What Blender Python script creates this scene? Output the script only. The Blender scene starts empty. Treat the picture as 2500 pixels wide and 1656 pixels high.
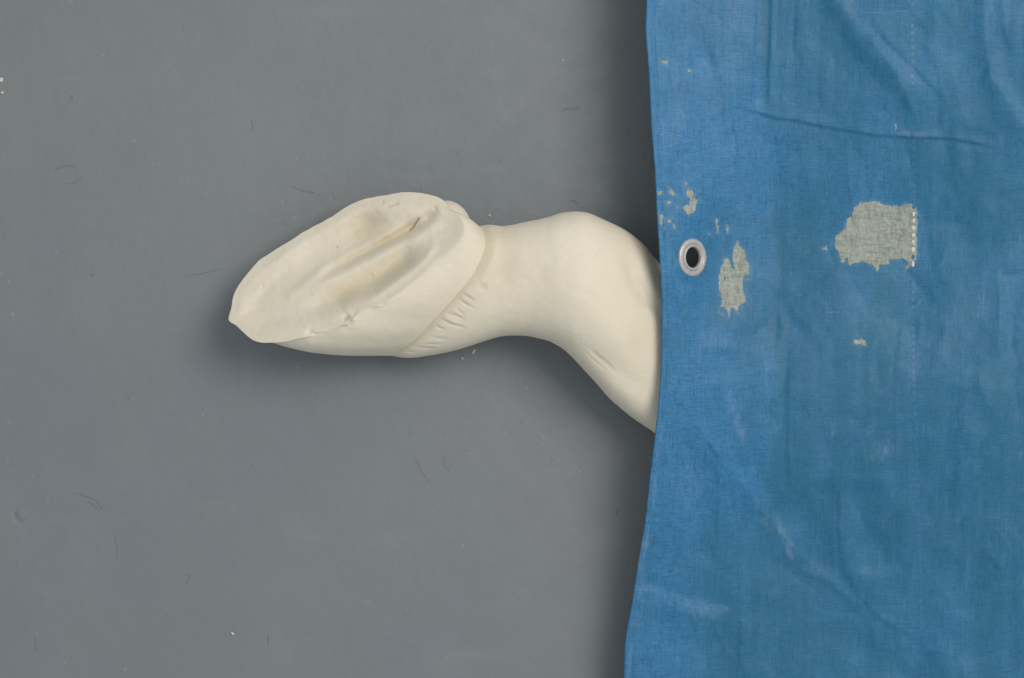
import bpy, math, random
import numpy as np

# ------------------------------------------------------------------ camera, world, light, exposure
# Units: the modelling code below uses "marks" of 0.25 mm on the floor plane; S turns them into metres.
S = 0.00025
CAM_H = 1.20                       # camera height above the floor, looking straight down
DM = CAM_H / S
scene = bpy.context.scene
cam_d = bpy.data.cameras.new('camera')
cam_d.sensor_width = 36.0
cam_d.lens = 36.0 * CAM_H / (2500 * S)
cam_d.clip_start = 0.01
cam_d.clip_end = 50.0
cam_d.dof.use_dof = True
cam_d.dof.focus_distance = CAM_H - 0.05
cam_d.dof.aperture_fstop = 9.0
cam = bpy.data.objects.new('camera', cam_d)
scene.collection.objects.link(cam)
cam.location = (0, 0, CAM_H)
scene.camera = cam

world = bpy.data.worlds.new('World')
scene.world = world
world.use_nodes = True
bg = world.node_tree.nodes['Background']
bg.inputs['Color'].default_value = (0.86, 0.945, 1.0, 1)
bg.inputs['Strength'].default_value = 0.60


def area(name, loc, target, size, power, col):
    d = bpy.data.lights.new(name, 'AREA')
    d.shape = 'RECTANGLE'
    d.size, d.size_y = size
    d.energy = power
    d.color = col
    o = bpy.data.objects.new(name, d)
    scene.collection.objects.link(o)
    o.location = loc
    v = np.array(target) - np.array(loc)
    from mathutils import Vector
    o.rotation_euler = Vector(v).to_track_quat('-Z', 'Y').to_euler()
    return o


area('window_light', (0.86, 0.56, 1.60), (0.0, 0.0, 0.0), (0.92, 0.92), 23.5, (1.0, 0.962, 0.90))

scene.view_settings.view_transform = 'Standard'
scene.view_settings.look = 'None'
scene.view_settings.exposure = 0.0
scene.view_settings.gamma = 1.0
scene.view_settings.use_curve_mapping = False

C = scene.collection
rng = np.random.default_rng(7)
random.seed(7)


# ------------------------------------------------------------------ helpers
def W(u, v, z):
    """A point seen at mark (u, v) on the floor plan, at height z, as world coordinates."""
    u = np.asarray(u, float); v = np.asarray(v, float); z = np.asarray(z, float)
    f = 1.0 - z / DM
    return np.stack([(u - 1250) * f * S, (828 - v) * f * S, z * S + 0 * u], -1)


def catmull(pts, n, closed=False):
    """Smooth curve through points of any dimension, resampled evenly to n points."""
    p = np.asarray(pts, float)
    if closed:
        q = np.vstack([p[-1], p, p[0], p[1]])
    else:
        q = np.vstack([2 * p[0] - p[1], p, 2 * p[-1] - p[-2]])
    out = []
    for i in range(1, len(q) - 2):
        a, b, c, d = q[i - 1], q[i], q[i + 1], q[i + 2]
        t = np.linspace(0, 1, 24, endpoint=False)[:, None]
        out.append(0.5 * ((2 * b) + (c - a) * t + (2 * a - 5 * b + 4 * c - d) * t**2 + (3 * b - a - 3 * c + d) * t**3))
    if not closed:
        out.append(q[-2][None])
    o = np.vstack(out)
    if closed:
        o = np.vstack([o, o[0]])
    seg = np.linalg.norm(np.diff(o[:, :2], axis=0), axis=1)
    L = np.concatenate([[0], np.cumsum(seg)])
    s = np.linspace(0, L[-1], n + 1)[:-1] if closed else np.linspace(0, L[-1], n)
    return np.stack([np.interp(s, L, o[:, k]) for k in range(o.shape[1])], -1)


def vnoise(x, y, seed=0):
    xi = np.floor(x).astype(np.int64); yi = np.floor(y).astype(np.int64)
    fx = x - xi; fy = y - yi
    fx = fx * fx * fx * (fx * (fx * 6 - 15) + 10); fy = fy * fy * fy * (fy * (fy * 6 - 15) + 10)

    def h(a, b):
        n = (a * 374761393 + b * 668265263 + seed * 1442695041) & 0xFFFFFFFF
        n = ((n ^ (n >> 13)) * 1274126177) & 0xFFFFFFFF
        n = n ^ (n >> 16)
        return (n & 0xFFFF) / 65535.0
    a = h(xi, yi); b = h(xi + 1, yi); c = h(xi, yi + 1); d = h(xi + 1, yi + 1)
    return (a * (1 - fx) + b * fx) * (1 - fy) + (c * (1 - fx) + d * fx) * fy


def fbm(x, y, scale, octaves=4, seed=0, gain=0.5):
    r = 0; amp = 1; tot = 0
    for k in range(octaves):
        r = r + amp * (vnoise(x / scale * 2**k, y / scale * 2**k, seed + k * 17) - 0.5)
        tot += amp; amp *= gain
    return r / tot * 2


def line_dist(u, v, pts):
    """Distance to a polyline, fraction along it, and signed side."""
    p = np.asarray(pts, float)
    seg = np.linalg.norm(np.diff(p, axis=0), axis=1)
    L = np.concatenate([[0], np.cumsum(seg)])
    best = np.full(u.shape, 1e9); frac = np.zeros(u.shape); side = np.zeros(u.shape)
    for i in range(len(p) - 1):
        a = p[i]; d = p[i + 1] - a; l2 = (d * d).sum()
        t = np.clip(((u - a[0]) * d[0] + (v - a[1]) * d[1]) / l2, 0, 1)
        dx = u - (a[0] + t * d[0]); dy = v - (a[1] + t * d[1])
        dd = np.hypot(dx, dy)
        m = dd < best
        best = np.where(m, dd, best)
        frac = np.where(m, (L[i] + t * seg[i]) / L[-1], frac)
        side = np.where(m, np.sign(d[0] * dy - d[1] * dx), side)
    return best, frac, side


def groove(u, v, pts, sigma, amp, ends=0.25, sharp=2.0):
    d, f, s = line_dist(u, v, pts)
    fade = sstep(0, ends, f) * sstep(0, ends, 1 - f) if ends > 0 else 1.0
    if callable(amp):
        amp = amp(f)
    return amp * np.exp(-(d / sigma) ** sharp) * fade


def poly_sdf(u, v, poly):
    p = np.asarray(poly, float)
    n = len(p)
    best = np.full(u.shape, 1e18); inside = np.zeros(u.shape, bool)
    for i in range(n):
        a = p[i]; b = p[(i + 1) % n]; d = b - a
        t = np.clip(((u - a[0]) * d[0] + (v - a[1]) * d[1]) / max((d * d).sum(), 1e-9), 0, 1)
        best = np.minimum(best, (u - a[0] - t * d[0])**2 + (v - a[1] - t * d[1])**2)
        if abs(d[1]) > 1e-12:
            c = ((a[1] > v) != (b[1] > v)) & (u < d[0] * (v - a[1]) / d[1] + a[0])
            inside ^= c
    s = np.sqrt(best)
    return np.where(inside, -s, s)


def sstep(a, b, x):
    t = np.clip((x - a) / (b - a), 0, 1)
    return t * t * (3 - 2 * t)


def grid_faces(ni, nj, wrap_i=False, off=0):
    i = np.arange(ni if wrap_i else ni - 1); j = np.arange(nj - 1)
    I, J = np.meshgrid(i, j, indexing='ij')
    I2 = (I + 1) % ni
    return np.stack([I * nj + J, I2 * nj + J, I2 * nj + J + 1, I * nj + J + 1], -1).reshape(-1, 4) + off


def mesh_obj(name, verts, faces, mat, parent=None, smooth=True, attrs=None):
    me = bpy.data.meshes.new(name)
    verts = np.asarray(verts, np.float32).reshape(-1, 3)
    if isinstance(faces, np.ndarray):
        k = faces.shape[1]
        me.vertices.add(len(verts)); me.vertices.foreach_set('co', verts.ravel())
        me.loops.add(faces.size); me.loops.foreach_set('vertex_index', faces.ravel().astype(np.int32))
        me.polygons.add(len(faces))
        me.polygons.foreach_set('loop_start', np.arange(0, faces.size, k, dtype=np.int32))
        me.update(calc_edges=True)
    else:
        me.from_pydata(verts.tolist(), [], faces)
    me.validate()
    if smooth:
        me.polygons.foreach_set('use_smooth', np.ones(len(me.polygons), bool))
    for k, a in (attrs or {}).items():
        at = me.attributes.new(k, 'FLOAT', 'POINT')
        at.data.foreach_set('value', np.asarray(a, np.float32).ravel())
    if mat:
        me.materials.append(mat)
    o = bpy.data.objects.new(name, me)
    C.objects.link(o)
    o.parent = parent
    return o


def empty(name, loc=(0, 0, 0)):
    o = bpy.data.objects.new(name, None)
    o.empty_display_size = 0.02
    C.objects.link(o)
    o.location = loc
    return o


def tag(o, label=None, cat=None, group=None, kind=None):
    if label: o['label'] = label
    if cat: o['category'] = cat
    if group: o['group'] = group
    if kind: o['kind'] = kind
    return o


def child(o, parent):
    """Parent without moving: parents here sit at their base, parts are modelled in world space."""
    o.parent = parent
    o.matrix_parent_inverse = parent.matrix_basis.inverted()
    return o


# ------------------------------------------------------------------ materials
class NT:
    def __init__(self, name):
        self.m = bpy.data.materials.new(name); self.m.use_nodes = True
        self.t = self.m.node_tree
        self.b = self.t.nodes['Principled BSDF']

    def n(self, kind, **kw):
        x = self.t.nodes.new(kind)
        for k, v in kw.items():
            if k.startswith('i_'):
                x.inputs[k[2:].replace('_', ' ')].default_value = v
            else:
                setattr(x, k, v)
        return x

    def l(self, a, b):
        self.t.links.new(a, b)

    def pos(self, scale=(1, 1, 1), rot=(0, 0, 0)):
        g = self.n('ShaderNodeNewGeometry')
        mp = self.n('ShaderNodeMapping')
        mp.inputs['Scale'].default_value = scale
        mp.inputs['Rotation'].default_value = rot
        self.l(g.outputs['Position'], mp.inputs['Vector'])
        return mp.outputs['Vector']

    def noise(self, vec, scale, detail=4, rough=0.55):
        x = self.n('ShaderNodeTexNoise'); x.inputs['Scale'].default_value = scale
        x.inputs['Detail'].default_value = detail; x.inputs['Roughness'].default_value = rough
        self.l(vec, x.inputs['Vector'])
        return x.outputs['Fac']

    def ramp(self, fac, a, b, ca=0.0, cb=1.0):
        x = self.n('ShaderNodeMapRange'); x.interpolation_type = 'SMOOTHSTEP'
        x.inputs['From Min'].default_value = a; x.inputs['From Max'].default_value = b
        x.inputs['To Min'].default_value = ca; x.inputs['To Max'].default_value = cb
        self.l(fac, x.inputs['Value'])
        return x.outputs['Result']

    def math(self, op, a, b=None):
        x = self.n('ShaderNodeMath', operation=op)
        for k, s in enumerate((a, b)):
            if s is None: continue
            if isinstance(s, (int, float)): x.inputs[k].default_value = s
            else: self.l(s, x.inputs[k])
        return x.outputs[0]

    def mix(self, fac, a, b, blend='MIX'):
        x = self.n('ShaderNodeMix', data_type='RGBA', blend_type=blend)
        if isinstance(fac, (int, float)): x.inputs['Factor'].default_value = fac
        else: self.l(fac, x.inputs['Factor'])
        for s, k in ((a, 6), (b, 7)):
            if isinstance(s, tuple): x.inputs[k].default_value = s + (1,) if len(s) == 3 else s
            else: self.l(s, x.inputs[k])
        return x.outputs[2]

    def attr(self, name):
        return self.n('ShaderNodeAttribute', attribute_name=name).outputs['Fac']

    def bump(self, h, strength, dist, prev=None):
        x = self.n('ShaderNodeBump'); x.inputs['Strength'].default_value = strength
        x.inputs['Distance'].default_value = dist
        self.l(h, x.inputs['Height'])
        if prev is not None: self.l(prev, x.inputs['Normal'])
        return x.outputs['Normal']


def simple(name, col, rough=0.5, metal=0.0):
    a = NT(name)
    a.b.inputs['Base Color'].default_value = col + (1,)
    a.b.inputs['Roughness'].default_value = rough
    a.b.inputs['Metallic'].default_value = metal
    return a


def mat_floor():
    a = NT('grey_floor_paint')
    p = a.pos()
    big = a.ramp(a.noise(p, 5.0, 3), 0.35, 0.65)
    col = a.mix(big, (0.172, 0.189, 0.200), (0.188, 0.197, 0.198))
    mid = a.ramp(a.noise(p, 38.0, 5, 0.65), 0.3, 0.7)
    col = a.mix(a.math('MULTIPLY', mid, 0.22), col, (0.152, 0.166, 0.174))
    fine = a.ramp(a.noise(p, 900.0, 3, 0.7), 0.35, 0.65)
    col = a.mix(a.math('MULTIPLY', fine, 0.16), col, (0.140, 0.152, 0.160))
    # worn pale flecks gathered in a few drifts
    drift = a.ramp(a.noise(p, 7.5, 3), 0.53, 0.66)
    fl = a.ramp(a.noise(a.pos((1.0, 0.6, 1.0), (0, 0, 0.5)), 330.0, 3, 0.7), 0.64, 0.72)
    col = a.mix(a.math('MULTIPLY', a.math('MULTIPLY', fl, drift), 0.55), col, (0.36, 0.355, 0.33))
    sp = a.ramp(a.noise(p, 210.0, 1, 0.5), 0.765, 0.80)
    col = a.mix(a.math('MULTIPLY', sp, 0.2), col, (0.40, 0.39, 0.35))
    dk = a.ramp(a.noise(a.pos((1.4, 0.5, 1), (0, 0, 0.9)), 170.0, 2, 0.5), 0.745, 0.79)
    col = a.mix(a.math('MULTIPLY', dk, 0.35), col, (0.07, 0.075, 0.078))
    a.l(col, a.b.inputs['Base Color'])
    cl = a.ramp(a.noise(a.pos((1.0, 0.7, 1.0), (0, 0, 0.4)), 13.0, 6, 0.66), 0.46, 0.70)
    col = a.mix(a.math('MULTIPLY', cl, 0.25), col, (0.212, 0.222, 0.226))
    # long faint rubs where things were dragged about
    rub = a.ramp(a.noise(a.pos((0.25, 1.3, 1.0), (0, 0, -0.5)), 26.0, 5, 0.68), 0.57, 0.75)
    col = a.mix(a.math('MULTIPLY', rub, 0.28), col, (0.225, 0.235, 0.235))
    a.l(col, a.b.inputs['Base Color'])
    a.l(a.ramp(a.noise(p, 60.0, 4), 0.3, 0.7, 0.48, 0.68), a.b.inputs['Roughness'])
    a.b.inputs['Specular IOR Level'].default_value = 0.35
    n1 = a.bump(a.noise(p, 120.0, 3), 0.12, 0.004)
    n2 = a.bump(a.noise(p, 1100.0, 2), 0.10, 0.0006, n1)
    a.l(n2, a.b.inputs['Normal'])
    return a.m


def mat_plaster():
    a = NT('cast_plaster')
    p = a.pos()
    col = a.mix(a.ramp(a.noise(p, 22.0, 4), 0.3, 0.7), (0.665, 0.588, 0.462), (0.690, 0.620, 0.500))
    col = a.mix(a.math('MULTIPLY', a.ramp(a.noise(p, 75.0, 4, 0.6), 0.45, 0.75), 0.30), col, (0.635, 0.548, 0.452))
    col = a.mix(a.math('MULTIPLY', a.ramp(a.noise(p, 240.0, 3, 0.7), 0.5, 0.8), 0.25), col, (0.55, 0.475, 0.36))
    st = a.math('MULTIPLY', a.attr('stain'), a.ramp(a.noise(p, 60.0, 4), 0.2, 0.75, 0.65, 1.0))
    col = a.mix(st, col, (0.545, 0.455, 0.305))
    col = a.mix(a.attr('groove_dark'), col, (0.30, 0.24, 0.16))  # darker brown along the crack, pits and wrinkles
    pit = a.ramp(a.noise(p, 420.0, 1, 0.5), 0.775, 0.81)
    col = a.mix(a.math('MULTIPLY', pit, 0.30), col, (0.40, 0.34, 0.24))
    a.l(col, a.b.inputs['Base Color'])
    a.b.inputs['Roughness'].default_value = 0.82
    a.b.inputs['Specular IOR Level'].default_value = 0.25
    n1 = a.bump(a.noise(p, 90.0, 4, 0.6), 0.14, 0.0022)
    scr = a.noise(a.pos((0.35, 1.3, 1.0), (0, 0, 0.55)), 420.0, 3, 0.6)
    n2 = a.bump(scr, 0.20, 0.0006, n1)
    n3 = a.bump(pit, 0.25, -0.0008, n2)
    a.l(n3, a.b.inputs['Normal'])
    return a.m


def mat_tarp():
    a = NT('blue_woven_tarpaulin')
    p = a.pos()
    warp = a.noise(a.pos((1.0, 0.14, 0.3)), 760.0, 3, 0.85)
    weft = a.noise(a.pos((0.14, 1.0, 0.3)), 800.0, 3, 0.85)
    warp2 = a.noise(a.pos((1.0, 0.04, 0.3)), 110.0, 3, 0.7)
    weft2 = a.noise(a.pos((0.05, 1.0, 0.3)), 130.0, 3, 0.7)
    teal = a.attr('teal')
    col = a.mix(teal, (0.030, 0.176, 0.362), (0.014, 0.126, 0.216))
    blot = a.ramp(a.noise(p, 26.0, 5, 0.6), 0.35, 0.68)
    col = a.mix(a.math('MULTIPLY', blot, 0.30), col, (0.024, 0.128, 0.250))
    col = a.mix(a.math('MULTIPLY', a.ramp(warp2, 0.42, 0.70), 0.30), col, (0.056, 0.188, 0.360))
    col = a.mix(a.math('MULTIPLY', a.ramp(weft2, 0.45, 0.72), 0.22), col, (0.024, 0.118, 0.240))
    col = a.mix(a.math('MULTIPLY', a.ramp(warp, 0.46, 0.70), 0.72), col, (0.010, 0.084, 0.175))
    col = a.mix(a.math('MULTIPLY', a.ramp(weft, 0.48, 0.72), 0.72), col, (0.010, 0.086, 0.180))
    th = a.ramp(a.math('MAXIMUM', a.noise(a.pos((1.0, 0.06, 0.3)), 420.0, 4, 0.8), a.noise(a.pos((0.06, 1.0, 0.3)), 420.0, 4, 0.8)), 0.62, 0.76)
    col = a.mix(a.math('MULTIPLY', th, 0.50), col, (0.105, 0.28, 0.43))
    milk = a.ramp(a.noise(a.pos((1.0, 0.6, 1.0)), 75.0, 6, 0.72), 0.48, 0.72)
    col = a.mix(a.math('MULTIPLY', milk, 0.22), col, (0.075, 0.205, 0.365))
    fine = a.ramp(a.noise(a.pos((0.22, 1.0, 0.3)), 1100.0, 2, 0.8), 0.42, 0.62)
    col = a.mix(a.math('MULTIPLY', fine, 0.40), col, (0.018, 0.095, 0.190))
    # chalky whitening of the coating on creases and rubbed places
    sc = a.attr('scuff')
    brk = a.ramp(a.math('ADD', a.noise(a.pos((1.0, 0.45, 1)), 210.0, 5, 0.72), a.math('MULTIPLY', sc, 0.32)), 0.50, 0.98)
    scuff = a.math('MULTIPLY', brk, a.math('MINIMUM', a.math('MULTIPLY', sc, 0.9), 0.42))
    col = a.mix(scuff, col, (0.22, 0.31, 0.43))
    # where the blue coating has flaked off, the bare grey weave shows
    nz = a.math('SUBTRACT', a.math('ADD', a.math('MULTIPLY', a.noise(a.pos((1.0, 0.45, 1)), 520.0, 4, 0.7), 0.9), a.math('MULTIPLY', a.noise(a.pos((1.5, 0.12, 1)), 330.0, 3, 0.6), 0.7)), 0.80)
    edge = a.math('ADD', a.attr('bare'), a.math('MULTIPLY', nz, 2.5))
    bare = a.ramp(edge, -0.10, 0.14)
    thin = a.math('MULTIPLY', a.ramp(edge, -1.7, 0.1), a.ramp(a.noise(p, 380.0, 4, 0.75), 0.42, 0.66))
    col = a.mix(a.math('MULTIPLY', thin, 0.55), col, (0.11, 0.25, 0.36))
    gcol = a.mix(a.ramp(a.noise(p, 480.0, 3, 0.7), 0.35, 0.65), (0.235, 0.258, 0.220), (0.345, 0.360, 0.315))
    gcol = a.mix(a.math('MULTIPLY', a.ramp(a.noise(p, 130.0, 3, 0.7), 0.50, 0.75), 0.40), gcol, (0.26, 0.33, 0.32))
    gcol = a.mix(a.math('MULTIPLY', a.ramp(a.math('MULTIPLY', warp, weft), 0.20, 0.34), 0.70), gcol, (0.150, 0.165, 0.135))
    gcol = a.mix(a.math('MULTIPLY', a.ramp(a.math('MULTIPLY', warp2, weft2), 0.22, 0.36), 0.35), gcol, (0.40, 0.40, 0.36))
    col = a.mix(bare, col, gcol)
    a.l(col, a.b.inputs['Base Color'])
    r = a.ramp(a.noise(p, 45.0, 4), 0.3, 0.7, 0.47, 0.58)
    a.l(a.math('ADD', r, a.math('MULTIPLY', bare, 0.3)), a.b.inputs['Roughness'])
    a.b.inputs['Specular IOR Level'].default_value = 0.36
    n1 = a.bump(a.noise(p, 34.0, 4, 0.55), 0.12, 0.0045)
    n2 = a.bump(a.math('ADD', warp, weft), 0.30, 0.0007, n1)
    n3 = a.bump(bare, 0.5, -0.0004, n2)
    a.l(n3, a.b.inputs['Normal'])
    return a.m


def mat_metal():
    a = NT('dull_grommet_metal')
    p = a.pos()
    d = a.ramp(a.noise(p, 520.0, 4, 0.65), 0.45, 0.75)
    col = a.mix(d, (0.44, 0.415, 0.405), (0.29, 0.265, 0.25))
    a.l(col, a.b.inputs['Base Color'])
    a.b.inputs['Metallic'].default_value = 0.3
    a.l(a.ramp(a.noise(p, 260.0, 3), 0.3, 0.7, 0.38, 0.6), a.b.inputs['Roughness'])
    a.l(a.bump(a.noise(p, 700.0, 3), 0.25, 0.0004), a.b.inputs['Normal'])
    return a.m


M_floor = mat_floor(); M_plaster = mat_plaster(); M_tarp = mat_tarp(); M_metal = mat_metal()
M_hair = simple('dark_hair', (0.12, 0.124, 0.128), 0.5).m
M_crumb = simple('plaster_dust', (0.60, 0.55, 0.45), 0.9).m


def mat_thread(name, a_, b_):
    a = NT(name)
    a.l(a.mix(a.ramp(a.noise(a.pos(), 500.0, 3), 0.35, 0.65), a_, b_), a.b.inputs['Base Color'])
    a.b.inputs['Roughness'].default_value = 0.5
    return a.m


M_thread = mat_thread('blue_seam_thread', (0.019, 0.112, 0.225), (0.026, 0.135, 0.265))
M_thread_bare = mat_thread('bare_seam_thread', (0.44, 0.44, 0.41), (0.54, 0.54, 0.50))


# ------------------------------------------------------------------ floor
def build_floor():
    # finely gridded under the frame so the old filled blister and the unevenness of the paint are real relief
    u = np.concatenate([np.linspace(-6000, -300, 8)[:-1], np.arange(-300, 2801, 12.0), np.linspace(2800, 8500, 8)[1:]])
    v = np.concatenate([np.linspace(-6000, -300, 8)[:-1], np.arange(-300, 2001, 12.0), np.linspace(2000, 7500, 8)[1:]])
    # refine round the blister
    u = np.unique(np.concatenate([u, np.arange(0, 120, 3.0)])); v = np.unique(np.concatenate([v, np.arange(1200, 1320, 3.0)]))
    U, V = np.meshgrid(u, v, indexing='ij')
    z = 0.6 * fbm(U, V, 260, 3, 3)
    r = np.hypot(U - 51, V - 1256)
    z += -3.2 * np.exp(-((r - 17) / 6.0) ** 2) * (0.55 + 0.45 * np.clip((-(U - 51) + 0.4 * (V - 1256)) / 18, -1, 1)) + 2.0 * np.exp(-(r / 12) ** 2)
    z += 1.2 * np.exp(-(((U - 62) / 26) ** 2 + ((V - 1292) / 12) ** 2)) * -1
    z -= 2.0
    P = np.stack([(U - 1250) * S, (828 - V) * S, z * S], -1)
    o = mesh_obj('floor', P, grid_faces(len(u), len(v))[:, ::-1].copy(), M_floor)
    tag(o, kind='structure')


build_floor()

# ------------------------------------------------------------------ plaster horse leg: limb
LEG_T = [(985, 720), (1035, 650), (1080, 603), (1130, 566), (1186, 549), (1231, 552), (1287, 542), (1330, 533), (1374, 520), (1429, 519), (1484, 541), (1530, 564), (1571, 597), (1611, 646), (1650, 700), (1700, 770), (1745, 840)]
LEG_B = [(905, 850), (955, 868), (1015, 873), (1086, 863), (1153, 843), (1221, 822), (1279, 820), (1320, 828), (1350, 838), (1385, 861), (1421, 899), (1453, 933), (1490, 975), (1540, 1018), (1590, 1052), (1660, 1105), (1725, 1145)]
LEG_Z = [(72, 50), (86, 70), (100, 90), (112, 106), (120, 114), (122, 116), (125, 119), (129, 123), (133, 128), (135, 131), (133, 127), (129, 121), (122, 113), (114, 104), (105, 95), (92, 83), (82, 74)]


def leg_relief(u, v):
    z = np.zeros(u.shape)
    # tendon hollow and the ridge beside it, above the fetlock
    z += groove(u, v, [(1518, 590), (1532, 640), (1552, 695), (1585, 740), (1640, 780)], 17, -11, 0.3)
    z += groove(u, v, [(1556, 600), (1572, 650), (1596, 700), (1640, 745)], 20, 7, 0.3)
    # hollow at the front of the fetlock
    z += groove(u, v, [(1395, 830), (1450, 868), (1520, 925), (1570, 985)], 30, -6, 0.35)
    z += groove(u, v, [(1425, 840), (1466, 878), (1512, 918)], 5, -2.0, 0.35)
    z += groove(u, v, [(1418, 850), (1450, 882), (1490, 915)], 3.2, -1.2, 0.35)
    z += groove(u, v, [(1460, 868), (1500, 902)], 3.0, -1.2, 0.35)
    z += groove(u, v, [(1470, 900), (1530, 965), (1590, 1030)], 30, 6, 0.3)
    z += groove(u, v, [(1340, 560), (1400, 585), (1470, 600), (1510, 640)], 34, -6, 0.35)
    z += groove(u, v, [(1330, 538), (1374, 527), (1420, 532)], 12, -4, 0.4)
    z += groove(u, v, [(1420, 780), (1500, 800), (1570, 860)], 45, 7, 0.4)
    z += groove(u, v, [(1215, 575), (1235, 640), (1222, 720)], 30, -6, 0.4)
    # skin wrinkles running back from the coronet
    for pts, dp, sg in (
            ([(1122, 712), (1147, 728), (1163, 736)], 6.0, 4.0), ([(1113, 726), (1133, 740), (1163, 757)], 6.5, 4.2),
            ([(1109, 751), (1128, 766), (1140, 772)], 5.0, 4.0), ([(1093, 758), (1111, 770), (1138, 781)], 6.0, 4.4),
            ([(1071, 773), (1086, 784), (1107, 794), (1145, 802)], 7.0, 4.0), ([(1062, 792), (1071, 801), (1090, 805)], 5.5, 3.8),
            ([(1016, 838), (1036, 842), (1090, 841)], 4.5, 3.6), ([(1010, 843), (1036, 850), (1072, 851)], 5.5, 3.6),
            ([(989, 857), (1016, 860)], 4.5, 3.2), ([(1040, 818), (1062, 826), (1105, 830)], 3.0, 4.5),
            ([(1086, 762), (1096, 768), (1112, 776)], 3.2, 3.0)):
        dp *= 0.52; sg *= 0.78
        pts = [tuple(x) for x in catmull(pts, 9)]
        z += groove(u, v, pts, sg, -dp, 0.5)
        w = np.array(pts, float) + np.array([3.5, -6.5])
        z += groove(u, v, w, sg * 1.8, dp * 0.4, 0.5)
    # rolled lip of the coronet band near the heel and the pit under it
    z += groove(u, v, [(1204, 560), (1209, 605), (1200, 640), (1182, 668), (1168, 690)], 11, 5, 0.25)
    z += groove(u, v, [(1163, 697), (1178, 702), (1192, 699)], 8, -3, 0.35)
    z += groove(u, v, [(1175, 690), (1206, 668), (1240, 650)], 4, -2.2, 0.3)
    z += 1.5 * fbm(u, v, 60, 3, 41) + 0.25 * fbm(u, v, 14, 2, 42)
    return z


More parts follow.
